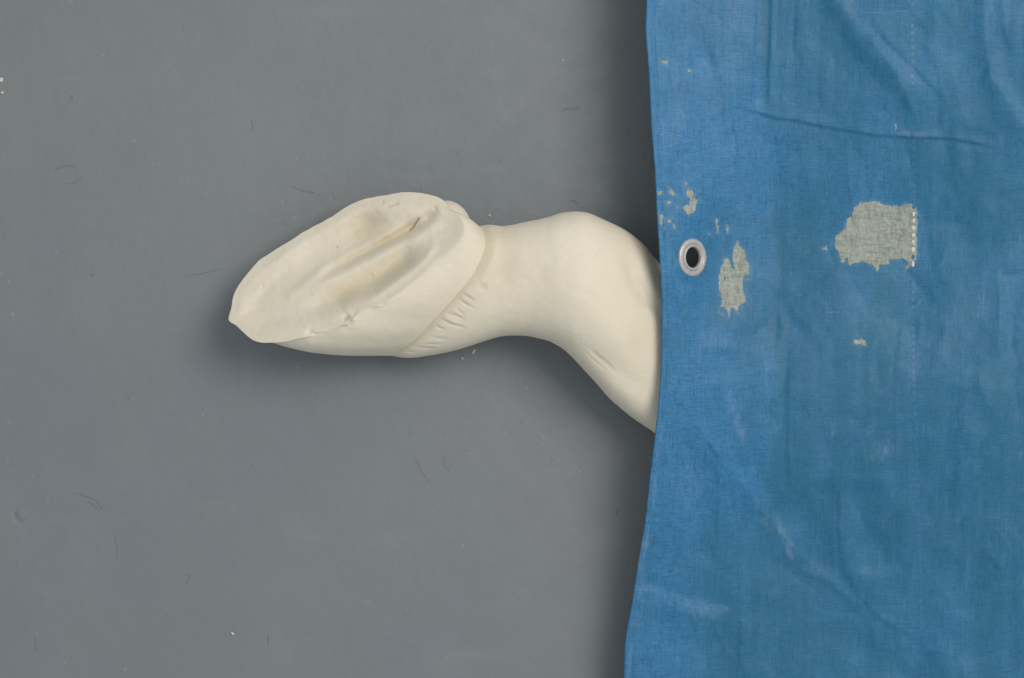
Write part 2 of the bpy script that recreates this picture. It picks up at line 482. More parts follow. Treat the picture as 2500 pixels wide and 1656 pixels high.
def build_leg(parent):
    ns, nt = 430, 420
    ctrl = np.hstack([np.array(LEG_T, float), np.array(LEG_B, float), np.array(LEG_Z, float)])
    # resample by running length of the centre line
    cen = (ctrl[:, :2] + ctrl[:, 2:4]) / 2
    c8 = catmull(np.hstack([cen, ctrl]), ns)[:, 2:]
    T, B, zc, H = c8[:, :2], c8[:, 2:4], c8[:, 4], c8[:, 5]
    th = np.linspace(0, 2 * np.pi, nt, endpoint=False)
    ex = 2 / 2.15
    ct = np.sign(np.cos(th)) * np.abs(np.cos(th)) ** ex; st = np.sign(np.sin(th)) * np.abs(np.sin(th)) ** ex
    mid = (T + B) / 2; half = (T - B) / 2
    uv = mid[:, None] + half[:, None] * ct[None, :, None]
    z = zc[:, None] + H[:, None] * st[None]
    u, v = uv[..., 0], uv[..., 1]
    top = sstep(-0.15, 0.35, st)[None]
    r = leg_relief(u, v) * top
    # unevenness of the outline, as of a hand-finished cast
    wob = 2.0 * fbm(np.arange(ns)[:, None] * 2.0 + 0 * u, 300 * np.sign(ct)[None] + 0 * u, 70, 3, 77)
    hn = half / np.linalg.norm(half, axis=1)[:, None]
    u = u + hn[:, None, 0] * (r * 0.35 + wob) * ct[None]
    v = v + hn[:, None, 1] * (r * 0.35 + wob) * ct[None]
    z = np.maximum(z + r * np.maximum(st, 0)[None], 1.0)
    P = W(u, v, z).reshape(-1, 3)
    F = grid_faces(ns, nt)                       # i along, j around, not wrapped in j
    i = np.arange(ns - 1)
    Fw = np.stack([i * nt + nt - 1, (i + 1) * nt + nt - 1, (i + 1) * nt, i * nt], -1)
    F = np.vstack([F, Fw])
    # end caps
    capv = np.stack([P[:nt].mean(0), P[-nt:].mean(0)])
    k = np.arange(nt); k2 = (k + 1) % nt
    c0 = len(P); c1 = c0 + 1
    tri0 = np.stack([k2, k, np.full(nt, c0), np.full(nt, c0)], -1)[:, :3]
    tri1 = np.stack([(ns - 1) * nt + k, (ns - 1) * nt + k2, np.full(nt, c1)], -1)
    # heel bulb, joined into the same cast
    a = np.linspace(0, 2 * np.pi, 96, endpoint=False); b = np.linspace(0.0, np.pi, 60)
    A, Bb = np.meshgrid(a, b, indexing='ij')
    bu = 1095 + 56 * np.cos(A) * np.sin(Bb); bv = 552 + 62 * np.sin(A) * np.sin(Bb) + 6 * np.cos(A) * np.sin(Bb); bz = 76 + 66 * np.cos(Bb)
    PB = W(bu, bv, bz).reshape(-1, 3)
    FB = grid_faces(96, 60, True, len(P) + 2)
    verts = np.vstack([P, capv, PB])
    faces = [tuple(f) for f in np.vstack([F]).tolist()] + [tuple(f) for f in tri0.tolist()] + [tuple(f) for f in tri1.tolist()] + [tuple(f) for f in FB[:, ::-1].tolist()]
    stain = np.zeros(len(verts))
    uu = np.concatenate([u.ravel(), [0, 0], bu.ravel()]); vv = np.concatenate([v.ravel(), [0, 0], bv.ravel()])
    stain += 0.42 * np.exp(-(((uu - 1215) / 42) ** 2 + ((vv - 650) / 60) ** 2))
    stain += 0.30 * np.exp(-(((uu - 1225) / 60) ** 2 + ((vv - 575) / 20) ** 2))
    stain += 0.30 * np.exp(-(((uu - 1555) / 35) ** 2 + ((vv - 830) / 90) ** 2))
    for c in (((1120, 716), (1163, 740)), ((1093, 758), (1140, 782)), ((1071, 773), (1107, 794), (1140, 801)), ((1012, 843), (1065, 851))):
        stain += groove(uu, vv, c, 7, 0.35, 0.1)
    stain += groove(uu, vv, [(968, 873), (1036, 818), (1096, 750), (1150, 688), (1189, 606), (1189, 560)], 9, 0.55, 0)
    groove_dark = groove(uu, vv, [(1160, 697), (1172, 704), (1190, 700)], 4, 0.07, 0.2) + groove(uu, vv, [(1440, 850), (1508, 914)], 4, 0.12, 0.3)
    groove_dark += groove(uu, vv, [(1118, 728), (1150, 748)], 2.5, 0.15, 0.2) + groove(uu, vv, [(1074, 776), (1106, 793)], 2.5, 0.2, 0.2)
    o = mesh_obj('limb', verts, faces, M_plaster, None, True, {'stain': np.clip(stain, 0, 0.8), 'groove_dark': np.clip(groove_dark, 0, 0.6)})
    child(o, parent)
    # the upper surface, for seating the coronet on it
    m = st > 0.02
    return np.stack([u[:, m].ravel(), v[:, m].ravel(), z[:, m].ravel()], -1)


# ------------------------------------------------------------------ plaster horse leg: hoof
RIM = [(556, 782), (561, 757), (567, 725), (576, 704), (590, 683), (611, 657), (632, 635), (661, 616), (696, 594), (734, 570), (769, 550), (808, 529), (837, 510), (866, 494), (895, 484), (939, 476), (977, 470), (1007, 469), (1036, 473), (1065, 480), (1082, 489), (1088, 498),
       (1083, 507), (1079, 511), (1086, 511), (1098, 514), (1119, 524), (1130, 539), (1134, 556), (1128, 576), (1109, 602), (1076, 629), (1050, 650), (1026, 676), (1001, 694), (977, 714), (950, 733), (930, 746), (904, 752), (876, 763), (862, 782), (840, 793), (813, 799), (784, 807), (762, 814), (752, 822), (720, 829), (694, 835), (662, 838), (640, 838), (620, 833), (605, 824), (590, 810), (573, 795)]
COR = [  # rim point -> coronet point (height None: seated on the limb)
    ((640, 838), (966, 874, None)), ((720, 829), (1008, 846, None)), ((813, 799), (1040, 815, None)), ((904, 752), (1068, 780, None)), ((977, 714), (1094, 752, None)),
    ((1026, 676), (1120, 722, None)), ((1076, 629), (1150, 687, None)), ((1109, 602), (1168, 655, None)), ((1134, 556), (1189, 604, None)), ((1119, 524), (1189, 566, None)),
    ((1098, 514), (1166, 534, 150)), ((1080, 510), (1135, 545, 110)), ((1082, 489), (1112, 550, 70)), ((1007, 469), (1075, 580, 35)), ((866, 494), (1010, 650, 14)),
    ((696, 594), (960, 740, 12)), ((590, 683), (940, 815, 30)), ((556, 782), (945, 858, 78))]
AX = np.array([0.908, -0.418]); QX = np.array([0.418, 0.908])


def sole_plane(u, v):
    p = (u - 860) * AX[0] + (v - 660) * AX[1]; q = (u - 860) * QX[0] + (v - 660) * QX[1]
    return 190 + 0.62 * q + 0.085 * p


def sole_relief(u, v, d):
    """Relief of the ground surface of the hoof; d is the depth inside the rim."""
    p = (u - 860) * AX[0] + (v - 660) * AX[1]
    band = 26 + 40 * sstep(60, 230, p)
    hl = sstep(-170, 60, p) * sstep(-80, -25, (u - 860) * QX[0] + (v - 660) * QX[1])
    z = -14 * sstep(band * 0.7, band + 40, d) - 0.27 * hl * (70 - np.sqrt((np.minimum(d, 130) - 70) ** 2 + 150) * (d < 70) - 12.2 * (d >= 70))
    g = lambda pts, s, a, e=0.2, sh=2.0: groove(u, v, pts, s, a, e, sh)
    z += g([(700, 655), (790, 608), (868, 566), (932, 534), (952, 520)], 34, lambda f: -6 - 11 * np.exp(-((f - .74) / .22) ** 2), 0.25)
    z += g([(680, 752), (730, 702), (790, 656), (850, 624), (915, 590), (965, 562), (1015, 537), (1062, 512)], 13, 10, 0.3)
    z += g([(772, 672), (850, 634), (920, 600), (985, 566), (1030, 541), (1074, 512)], 14, lambda f: -5 - 13 * f, 0.12)
    z += g([(720, 722), (790, 690), (860, 658), (930, 622), (1000, 586), (1045, 561), (1078, 526)], 17, 13, 0.22)
    z += g([(720, 770), (800, 738), (890, 699), (965, 652), (1010, 620), (1036, 598)], 24, lambda f: -7 - 9 * f, 0.2)
    # steep inner face of the bearing edge at the near heel
    z += g([(870, 742), (920, 718), (963, 688), (1010, 655), (1042, 628), (1058, 598), (1066, 566)], 11, 7, 0.25)
    # upper bearing edge
    z += g([(620, 690), (700, 618), (800, 556), (880, 512), (960, 494), (1050, 500)], 20, 5, 0.2)
    z += g([(600, 745), (632, 705), (690, 655)], 10, 2.5, 0.3)
    z += g([(610, 770), (650, 795), (710, 800)], 14, 2.5, 0.3)
    # crack, chips, pits and scratches
    z += g([(997, 569), (1000, 563), (1008, 556), (1014, 547), (1024, 531)], 1.5, -6, 0.12)
    z += g([(942, 507), (958, 501), (976, 496)], 3.0, -3.5, 0.2)
    for (a, b, r, dp) in ((847, 775, 9, 9), (855, 788, 6, 7), (843, 780, 4, 6), (757, 814, 9, 6), (935, 748, 6, 5), (934, 493, 4, 2.5), (907, 674, 5, 2.0), (864, 768, 10, 5), (641, 700, 4, 1.6), (1062, 509, 5, 3), (822, 603, 2.5, 3)):
        z -= dp * np.exp(-(((u - a) ** 2 + (v - b) ** 2) / r**2))
    z += 1.8 * fbm(u, v, 55, 3, 11) + 0.8 * fbm(u, v, 16, 3, 12)
    return z


def build_hoof(parent, legtop):
    N, NS, NW = 760, 190, 130
    rim = catmull(RIM, N, closed=True)
    # a slightly ragged edge, rougher where it has chipped between toe and heel
    rag = fbm(np.arange(N) * 1.0, np.zeros(N), 9, 3, 5)
    nr = np.roll(rim, -1, 0) - np.roll(rim, 1, 0); nr = np.stack([-nr[:, 1], nr[:, 0]], -1); nr /= np.linalg.norm(nr, axis=1)[:, None]
    chip = np.exp(-(((rim[:, 0] - 810) / 110) ** 2 + ((rim[:, 1] - 800) / 45) ** 2))
    rim = rim + nr * (rag * (0.9 + 0.8 * chip))[:, None]
    c0 = np.array([868.0, 652.0])
    r = np.linspace(0.012, 1, NS)
    uv = c0 + (rim[:, None] - c0) * r[None, :, None]
    u, v = uv[..., 0], uv[..., 1]
    d = np.maximum(-poly_sdf(u.ravel(), v.ravel(), rim[::2]).reshape(u.shape), 0)
    z = sole_plane(u, v) + sole_relief(u, v, d)
    sole = np.stack([u, v, z], -1)
    # coronet ring, one point for every rim point
    idx = []; qs = []
    for rp, q in COR:
        k = int(np.argmin(((rim - np.array(rp)) ** 2).sum(1)))
        zq = q[2]
        if zq is None:
            dd = (legtop[:, 0] - q[0]) ** 2 + (legtop[:, 1] - q[1]) ** 2
            near = np.argsort(dd)[:40]
            zq = legtop[near, 2].mean() + 1.0
        idx.append(k); qs.append((q[0], q[1], zq))
    o = np.argsort(idx); idx = np.array(idx)[o]; qs = np.array(qs)[o]
    ii = np.concatenate([idx - N, idx, idx + N]); qq = np.vstack([qs, qs, qs])
    k = np.arange(N)
    Q = np.stack([np.interp(k, ii, qq[:, c]) for c in range(3)], -1)
    ker = np.exp(-np.linspace(-2.2, 2.2, 61) ** 2); ker /= ker.sum()
    Q = np.stack([np.convolve(np.concatenate([Q[-30:, c], Q[:, c], Q[:30, c]]), ker, 'valid') for c in range(3)], -1)
    R0 = sole[:, -1]
    k2 = np.exp(-np.linspace(-2.4, 2.4, 101) ** 2); k2 /= k2.sum()
    R = np.stack([np.convolve(np.concatenate([R0[-50:, c], R0[:, c], R0[:50, c]]), k2, 'valid') for c in range(3)], -1)
    hw = sstep(1000, 1080, R0[:, 0])[:, None]
    R = R * (1 - hw) + R0 * hw
    t = np.linspace(0, 1, NW + 1)[1:]
    C0 = R.mean(0); C1 = Q.mean(0)
    wall = R[:, None] + (Q - R)[:, None] * t[None, :, None]
    wall += ((R0 - R)[:, None] * (np.exp(-(t / 0.06) ** 2))[None, :, None])
    cen = C0 + (C1 - C0) * t[:, None]
    out = wall - cen[None]; ax = (C1 - C0) / np.linalg.norm(C1 - C0)
    out -= (out @ ax)[..., None] * ax
    out /= np.linalg.norm(out, axis=-1)[..., None]
    toe = sstep(1000, 700, R[:, 0])                     # 1 near the toe, 0 at the heels
    lower = sstep(-10, 60, (R[:, 0] - 860) * QX[0] + (R[:, 1] - 660) * QX[1])
    bul = (6 + 13 * lower * toe + 3 * lower * (1 - toe))[:, None] * np.sin(np.pi * t[None] ** 0.8)
    lip = -(9 * sstep(790, 690, R[:, 0]) * (0.4 + 0.6 * lower))[:, None] * sstep(0.0, 0.03, t)[None] * np.exp(-t[None] / 0.35)
    wall = wall + out * (bul + lip)[..., None]
    # even out streaks across the wall, leaving the edge itself as broken as it is
    k3 = np.exp(-(np.arange(-24, 25) / 9.0) ** 2 / 2); k3 /= k3.sum()
    wp = np.concatenate([wall[-24:], wall, wall[:24]], 0)
    ws = sum(k3[m] * wp[m:m + N] for m in range(49))
    wt = (sstep(0.0, 0.07, t)[None] * sstep(1060, 1000, R[:, :1]))[..., None]
    wall = wall + (ws - wall) * wt
    # fine growth rings and casting unevenness, and the last stretch tucked under the skin fold
    wall += out * (0.9 * fbm(wall[..., 0], wall[..., 1], 42, 3, 21) )[..., None]
    wall -= out * (13 * sstep(0.955, 1.0, t)[None] * np.clip(Q[:, 2] / 100, 0, 1)[:, None])[..., None]
    wall[..., 2] -= 8 * sstep(0.955, 1.0, t)[None] * np.clip(Q[:, 2] / 100, 0, 1)[:, None]
    for (a, b, rr, dp) in ((855, 793, 6, 4), (838, 800, 9, 2), (765, 822, 9, 2.5), (905, 757, 12, 2), (850, 806, 10, 2)):
        wall -= out * (dp * np.exp(-(((wall[..., 0] - a) ** 2 + (wall[..., 1] - b) ** 2) / rr**2)))[..., None]
    G = np.concatenate([sole, wall], 1)
    # soften the edge: only a little at the worn toe, broadly at the heels
    heel = sstep(930, 1080, R[:, 0]) * lower
    def blur(A, n, s):
        kk = np.exp(-(np.arange(-n, n + 1) / s) ** 2 / 2); kk /= kk.sum()
        pad = np.concatenate([np.repeat(A[:, :1], n, 1), A, np.repeat(A[:, -1:], n, 1)], 1)
        return sum(kk[m] * pad[:, m:m + A.shape[1]] for m in range(2 * n + 1))
    near = np.exp(-((np.arange(G.shape[1]) - NS) / 34.0) ** 2)[None, :, None]
    G1 = blur(G, 8, 1.4); G2 = blur(G, 30, 7.0)
    wide = np.exp(-((np.arange(G.shape[1]) - NS) / 14.0) ** 2)[None, :, None]
    G = G + (G1 - G) * wide * 0.9
    G = G + (G2 - G) * near * heel[:, None, None]
    G[..., 2] = np.maximum(G[..., 2], 1.5)
    u, v = G[..., 0], G[..., 1]
    P = W(G[..., 0], G[..., 1], G[..., 2])
    nj = G.shape[1]
    isole = np.arange(nj)[None] < NS
    stain = groove(u, v, [(840, 590), (900, 552), (965, 520)], 30, 0.55, 0.4) + groove(u, v, [(790, 662), (880, 622), (985, 566), (1060, 522)], 12, 0.85, 0.3)
    stain += groove(u, v, [(760, 750), (880, 700), (980, 645), (1050, 596)], 28, 0.8, 0.3)
    stain = stain * isole + 0.9 * np.exp(-(((u - 849) / 8) ** 2 + ((v - 774) / 6) ** 2))
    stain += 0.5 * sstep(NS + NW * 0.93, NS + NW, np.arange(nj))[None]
    stain += 0.10 * fbm(u, v, 90, 3, 55)
    groove_dark = groove(u, v, [(997, 569), (1000, 563), (1008, 556), (1014, 547), (1024, 531)], 1.1, 0.65, 0.1) + 0.45 * np.exp(-(((u - 855) / 4.5) ** 2 + ((v - 788) / 4) ** 2)) + 0.35 * np.exp(-(((u - 842) / 3) ** 2 + ((v - 780) / 4) ** 2))
    groove_dark += groove(u, v, [(942, 507), (958, 501), (976, 496)], 1.8, 0.22, 0.2) + 0.3 * np.exp(-(((u - 823) / 2.2) ** 2 + ((v - 603) / 2.2) ** 2)) + 0.2 * np.exp(-(((u - 934) / 4) ** 2 + ((v - 493) / 4) ** 2))
    groove_dark = groove_dark * isole
    # normals over the whole hoof, so that sole and wall meet without a seam
    du = np.roll(P, -1, 0) - np.roll(P, 1, 0); dj = np.gradient(P, axis=1)
    nrm = np.cross(du, dj); nrm /= np.linalg.norm(nrm, axis=-1)[..., None] + 1e-12

    def piece(name, j0, j1, par, cap=None):
        V = P[:, j0:j1].reshape(-1, 3); m = j1 - j0
        F = grid_faces(N, m, True)
        fl = F.tolist()
        if cap is not None:
            V = np.vstack([V, cap]); c = len(V) - 1
            if j0 == 0:
                fl += [((i + 1) % N * m, i * m, c) for i in range(N)]
            else:
                fl += [(i * m + m - 1, (i + 1) % N * m + m - 1, c) for i in range(N)]
        ex = [0.0] if cap is not None else []
        ob = mesh_obj(name, V, fl, M_plaster, None, True, {'stain': np.clip(np.concatenate([stain[:, j0:j1].ravel(), ex]), 0, 0.85), 'groove_dark': np.clip(np.concatenate([groove_dark[:, j0:j1].ravel(), ex]), 0, 0.8)})
        nn = nrm[:, j0:j1].reshape(-1, 3)
        if cap is not None:
            nn = np.vstack([nn, [nn.mean(0) / np.linalg.norm(nn.mean(0))]])
        ob.data.normals_split_custom_set_from_vertices([tuple(x) for x in nn])
        return child(ob, par)
    hoof = piece('hoof', NS - 1, nj, parent, P[:, -1].mean(0))
    piece('sole', 0, NS, hoof, P[:, 0].mean(0))
    return nrm


leg_root = empty('plaster_horse_leg', tuple(W(1250, 700, 0)))
bpy.context.view_layer.update()
tag(leg_root, 'cream plaster cast of a horse hoof and leg sticking out from under the blue tarpaulin', 'plaster cast')
legtop = build_leg(leg_root)
hn = build_hoof(leg_root, legtop)

# ------------------------------------------------------------------ tarpaulin
EDGE = np.array([(-900, 1570), (-500, 1578), (-250, 1583), (0, 1581), (50, 1579.5), (95, 1580), (190, 1587.5), (306, 1593), (422, 1602), (528, 1607.5), (634, 1614), (700, 1617.5), (760, 1619), (877, 1618), (972, 1612), (1056, 1603), (1141, 1593), (1267, 1579), (1362, 1563), (1468, 1547), (1553, 1531.5), (1648, 1526), (1760, 1520), (2000, 1512), (2500, 1500)], float)
ZE = np.array([(-900, 220), (-250, 236), (0, 246), (250, 250), (450, 246), (650, 240), (850, 234), (1000, 226), (1200, 192), (1400, 156), (1650, 128), (1900, 120), (2500, 115)], float)


def sinterp(v, xs, ys, sig=70.0):
    g = np.arange(-1000, 2601, 10.0)
    t = np.interp(g, xs, ys)
    k = np.exp(-(np.arange(-30, 31) * 10.0 / sig) ** 2 / 2); k /= k.sum()
    t = np.convolve(np.pad(t, 30, 'edge'), k, 'valid')
    return np.interp(v, g, t)


def edge_u(v):
    e = catmull(EDGE, 900)
    return np.interp(v, e[:, 0], e[:, 1])


def tarp_height(u, v):
    ue = edge_u(v); a = u - ue
    ze = sinterp(v, ZE[:, 0], ZE[:, 1])
    sl = sinterp(v, [-250, 0, 250, 420, 630, 760, 950, 1200, 1500, 1900], [0.15, 0.17, 0.24, 0.34, 0.42, 0.36, 0.30, 0.28, 0.24, 0.20])
    A = sinterp(v, [-250, 0, 250, 340, 560, 730, 800, 1000, 1300, 1650], [262, 268, 275, 276, 280, 286, 282, 300, 330, 380])
    w = sinterp(v, [-250, 200, 340, 700, 800, 1000, 1600], [60, 40, 9, 9, 24, 55, 80])
    sr = sinterp(v, [-250, 300, 800, 1300, 1800], [0.15, 0.12, 0.10, 0.10, 0.12])
    x = (a - A) / w
    sp = np.where(x > 20, x, np.log1p(np.exp(np.clip(x, -30, 20)))) * w
    z = ze - sl * a + (sl + sr) * sp
    # beyond the frame the sheet falls away to the floor
    far = np.maximum(u - 2620, 0)
    z = z - far * 0.0 - 0.00022 * far ** 2
    # the hem buckles round the grommet
    z += -26 * np.tanh((u - 1690) / 55) * np.exp(-((v - 632) / 110) ** 2) * np.exp(-((u - 1690) / 130) ** 2)
    z += 4 * ((v - 632) / 60) * np.exp(-(((v - 632) / 80) ** 2 + ((u - 1690) / 80) ** 2))
    g = lambda pts, s, am, e=0.2, sh=2.0: groove(u, v, pts, s, am * 0.55, e, sh)

    def step(pts, s, am, reach=120, e=0.2):
        d, f, sd = line_dist(u, v, pts)
        fade = sstep(0, e, f) * sstep(0, e, 1 - f)
        am = am * 0.55; s = s * 1.1
        return am * np.tanh(sd * d / s) * np.exp(-(d / reach) ** 2) * fade
    # long horizontal crease
    cr = [(1795, 262), (1845, 274), (1890, 289), (1950, 297), (2007, 310), (2070, 320), (2140, 332), (2215, 336), (2324, 340), (2450, 364)]
    z += step(cr, 2.4, -3.4, 18, 0.12) + g(cr, 24, 2.0, 0.15)
    # vertical creases near the hem
    z += step([(1778, 150), (1781, 215), (1785, 279), (1796, 343), (1806, 420)], 3.0, 2.0, 22, 0.2)
    z += step([(1846, -40), (1848, 90), (1842, 200), (1838, 280)], 6, 3.4, 40, 0.15)
    z += step([(1884, -40), (1880, 90), (1876, 190), (1874, 276)], 4, -4.0, 40, 0.15)
    z += step([(1944, -40), (1942, 60), (1938, 140)], 4, -2.6, 36, 0.15)
    z += g([(1700, -60), (1712, 100), (1705, 240)], 55, 4, 0.25)
    # diagonal fold from the top edge
    z += g([(2010, -60), (2080, 40), (2153, 110), (2221, 180), (2300, 262)], 44, 9, 0.16)
    z += step([(2058, -30), (2100, 38), (2165, 105), (2235, 175), (2300, 240)], 6, -3.0, 50, 0.2)
    z += g([(1985, 40), (2060, 150), (2140, 240)], 60, -9, 0.25)
    z += g([(2405, -60), (2408, 100), (2425, 200), (2480, 290), (2530, 400)], 30, 9, 0.15)
    z += step([(2440, -60), (2446, 60), (2470, 150)], 5, -2.5, 36, 0.2)
    z += g([(2340, 240), (2335, 340), (2350, 460)], 26, 5, 0.25)
    z += g([(2290, -40), (2285, 80), (2282, 170)], 24, 6, 0.25)
    # around and below the large bare patch
    z += g([(1900, 752), (1975, 694), (2060, 636), (2140, 590)], 48, 9, 0.2)
    z += step([(1902, 742), (1960, 698), (2030, 645)], 7, -3.0, 60, 0.25)
    z += step([(1898, 740), (1903, 800), (1895, 860)], 7, -3.4, 40, 0.3)
    z += g([(1955, 790), (1965, 900), (1945, 1010)], 50, 7, 0.25)
    z += g([(2440, 660), (2445, 780), (2438, 880)], 16, 4.5, 0.2)
    z += g([(2300, 480), (2355, 610), (2330, 760)], 60, -8, 0.25)
    z += g([(2190, 560), (2205, 760), (2190, 920)], 70, -6, 0.3)
    # below the hem bend: diagonal creases falling to the right
    z += step([(1630, 950), (1690, 1020), (1746, 1107), (1772, 1150)], 5, -4.0, 60, 0.2)
    z += g([(1640, 985), (1705, 1065), (1752, 1130), (1800, 1180)], 30, 8, 0.2)
    z += step([(1770, 1125), (1820, 1180), (1862, 1242), (1900, 1300)], 4, 2.6, 36, 0.2)
    z += step([(1806, 1055), (1826, 1110), (1852, 1170), (1886, 1250), (1928, 1330)], 5, 4.2, 55, 0.18)
    z += step([(1922, 860), (1918, 980), (1920, 1100), (1924, 1200)], 7, -5.0, 70, 0.2)
    z += step([(1752, 1120), (1754, 1220), (1750, 1320), (1738, 1400)], 5, -3.2, 46, 0.2)
    z += g([(1715, 1180), (1724, 1300), (1716, 1400)], 22, -6, 0.25)
    # bottom folds
    z += step([(1548, 1428), (1600, 1440), (1650, 1460), (1700, 1476), (1790, 1490)], 5, 4.5, 60, 0.12)
    z += g([(1600, 1470), (1690, 1500), (1800, 1505)], 22, 5, 0.2)
    z += g([(1742, 1540), (1762, 1600), (1752, 1720)], 26, -10, 0.2)
    z += step([(1806, 1480), (1810, 1580), (1800, 1720)], 6, -3.5, 50, 0.2)
    z += step([(2050, 1170), (2049, 1290), (2060, 1400), (2100, 1462), (2142, 1504), (2250, 1572)], 5, -2.6, 60, 0.15)
    z += g([(2065, 1190), (2075, 1310), (2090, 1395), (2140, 1460), (2240, 1530)], 32, 9, 0.15)
    z += g([(1960, 1180), (1975, 1300), (2010, 1420)], 46, -8, 0.25)
    z += g([(2340, 1000), (2385, 1100), (2392, 1220), (2380, 1330)], 28, 7, 0.2)
    z += step([(2402, 1060), (2407, 1180), (2402, 1310)], 5, -3.0, 40, 0.2)
    z += g([(2300, 1560), (2320, 1650), (2330, 1760)], 40, 7, 0.2)
    z += g([(1960, 1500), (2080, 1540), (2200, 1660)], 50, -8, 0.25)
    z += step([(1890, 1330), (1960, 1400), (2040, 1440), (2120, 1520)], 6, -2.6, 46, 0.2)
    def hinge(pts, k, side, reach=90, e=0.18):
        # one flank of a fold: the sheet turns sharply at the line and flattens out again
        lo = np.min(pts, 0) - 2.6 * reach; hi = np.max(pts, 0) + 2.6 * reach
        m = (u > lo[0]) & (u < hi[0]) & (v > lo[1]) & (v < hi[1])
        if not m.any(): return
        d, f, sd = line_dist(u[m], v[m], pts)
        z[m] += 0.88 * k * np.where(sd * side > 0, np.sqrt(d * d + 1.5) - 1.2, 0) * np.exp(-(d / reach) ** 2) * sstep(0, e, f) * sstep(0, e, 1 - f)
    # side +1: left of / below a line drawn downward or rightward, -1: right of / above it
    for pts, k, side, reach in (
            ([(1924, 800), (1921, 950), (1919, 1100), (1924, 1230)], 0.17, 1, 75), ([(1924, 800), (1921, 950), (1919, 1100), (1924, 1230)], 0.10, -1, 80),
            ([(1625, 940), (1690, 1030), (1772, 1130), (1850, 1225), (1926, 1328), (2050, 1440), (2140, 1502), (2270, 1590)], -0.18, -1, 50),
            ([(1625, 940), (1690, 1030), (1772, 1130), (1850, 1225), (1926, 1328)], -0.13, 1, 70),
            ([(2052, 1160), (2049, 1280), (2056, 1420)], -0.18, -1, 70), ([(2052, 1160), (2049, 1280), (2056, 1420)], -0.12, 1, 80),
            ([(1752, 1090), (1754, 1230), (1750, 1390)], -0.17, -1, 50), ([(1752, 1090), (1754, 1230), (1750, 1390)], -0.14, 1, 50),
            ([(1812, 1440), (1808, 1560), (1800, 1740)], -0.18, -1, 60), ([(1812, 1440), (1808, 1560), (1800, 1740)], -0.2, 1, 45),
            ([(1540, 1424), (1640, 1452), (1720, 1480), (1810, 1500)], 0.16, 1, 55), ([(1540, 1424), (1640, 1452), (1720, 1480), (1810, 1500)], -0.10, -1, 30),
            ([(2412, 960), (2408, 1150), (2404, 1340)], 0.18, 1, 60), ([(2330, 980), (2345, 1120), (2352, 1300)], -0.12, 1, 60),
            ([(2040, 1000), (2046, 1080), (2050, 1180)], -0.10, -1, 90), ([(2160, 980), (2180, 1150), (2190, 1330)], 0.12, 1, 60),
            ([(1850, 300), (1874, 360), (1880, 500), (1894, 640), (1904, 760)], 0.10, 1, 60),
            ([(1846, -60), (1848, 90), (1842, 270)], 0.16, 1, 60), ([(1881, -60), (1880, 120), (1874, 280)], -0.20, -1, 50), ([(1944, -60), (1941, 80), (1936, 200)], 0.12, 1, 40),
            ([(1985, -60), (2010, 20), (2080, 130), (2160, 220), (2240, 290)], 0.16, -1, 50), ([(2045, -60), (2110, 40), (2165, 105), (2235, 172), (2300, 250)], 0.20, 1, 50), ([(2045, -60), (2110, 40), (2165, 105), (2235, 172), (2300, 250)], 0.10, -1, 60),
            ([(2286, 220), (2288, 300), (2330, 420)], 0.14, 1, 40), ([(2398, -60), (2404, 100), (2420, 190), (2470, 260), (2540, 380)], -0.16, -1, 45), ([(2398, -60), (2404, 100), (2420, 190), (2470, 260)], -0.10, 1, 60),
            ([(2432, 330), (2436, 480), (2430, 600)], 0.16, 1, 60), ([(2340, 300), (2330, 420), (2345, 520)], -0.10, -1, 60),
            ([(1902, 752), (1975, 694), (2050, 640)], 0.16, 1, 90), ([(1902, 752), (1975, 694), (2050, 640)], 0.12, -1, 60),
            ([(2436, 640), (2441, 760), (2436, 900)], -0.18, -1, 40), ([(2070, 640), (2090, 760), (2110, 900)], 0.12, 1, 70), ([(2180, 660), (2200, 800), (2196, 920)], -0.12, -1, 70),
            ([(1700, 60), (1712, 200), (1722, 380)], 0.06, 1, 60), ([(1660, 760), (1700, 860), (1716, 960)], 0.07, 1, 50), ([(1960, 1480), (2090, 1500), (2220, 1500)], 0.10, 1, 50), ([(2250, 1380), (2330, 1480), (2360, 1640)], -0.12, -1, 60)):
        hinge(pts, k, side, reach)
    # pleats of a sheet that has been folded away many times: straight sharp-crested creases
    rc = np.random.default_rng(23)
    for k in range(90):
        cu = rc.uniform(1640, 2560); cv = rc.uniform(-100, 1760)
        ang = rc.choice([rc.normal(1.5, 0.14), rc.normal(0.95, 0.22), rc.normal(0.05, 0.12), rc.normal(2.2, 0.2)], p=[0.45, 0.25, 0.1, 0.2])
        ln = rc.uniform(90, 330) * (0.7 if abs(math.cos(ang)) > 0.9 else 1); bend = rc.normal(0, 0.06) * ln
        d = np.array([math.cos(ang), math.sin(ang)]); nn = np.array([-d[1], d[0]]); c = np.array([cu, cv])
        pts = [c - d * ln / 2, c + nn * bend - d * ln * 0.15, c + nn * bend * 0.8 + d * ln * 0.2, c + d * ln / 2]
        sg = rc.uniform(12, 46); am = rc.choice([-1, 1]) * rc.uniform(0.06, 0.19) * sg
        lo = np.min(pts, 0) - 4 * sg; hi = np.max(pts, 0) + 4 * sg
        m = (u > lo[0]) & (u < hi[0]) & (v > lo[1]) & (v < hi[1])
        if m.any():
            dd, ff, _ = line_dist(u[m], v[m], pts)
            prof = np.exp(-np.sqrt(dd ** 2 + 4.0) / sg) * sstep(0, 0.35, ff) * sstep(0, 0.35, 1 - ff)
            z[m] += am * prof * sstep(-10, 70, a[m])
    z += -1.6 * np.exp(-((a - 15) / 4.0) ** 2)
    # general crumple: broad undulation plus faceted small buckles
    z += 4 * fbm(u, v * 0.7, 330, 2, 101) * sstep(60, 240, a)
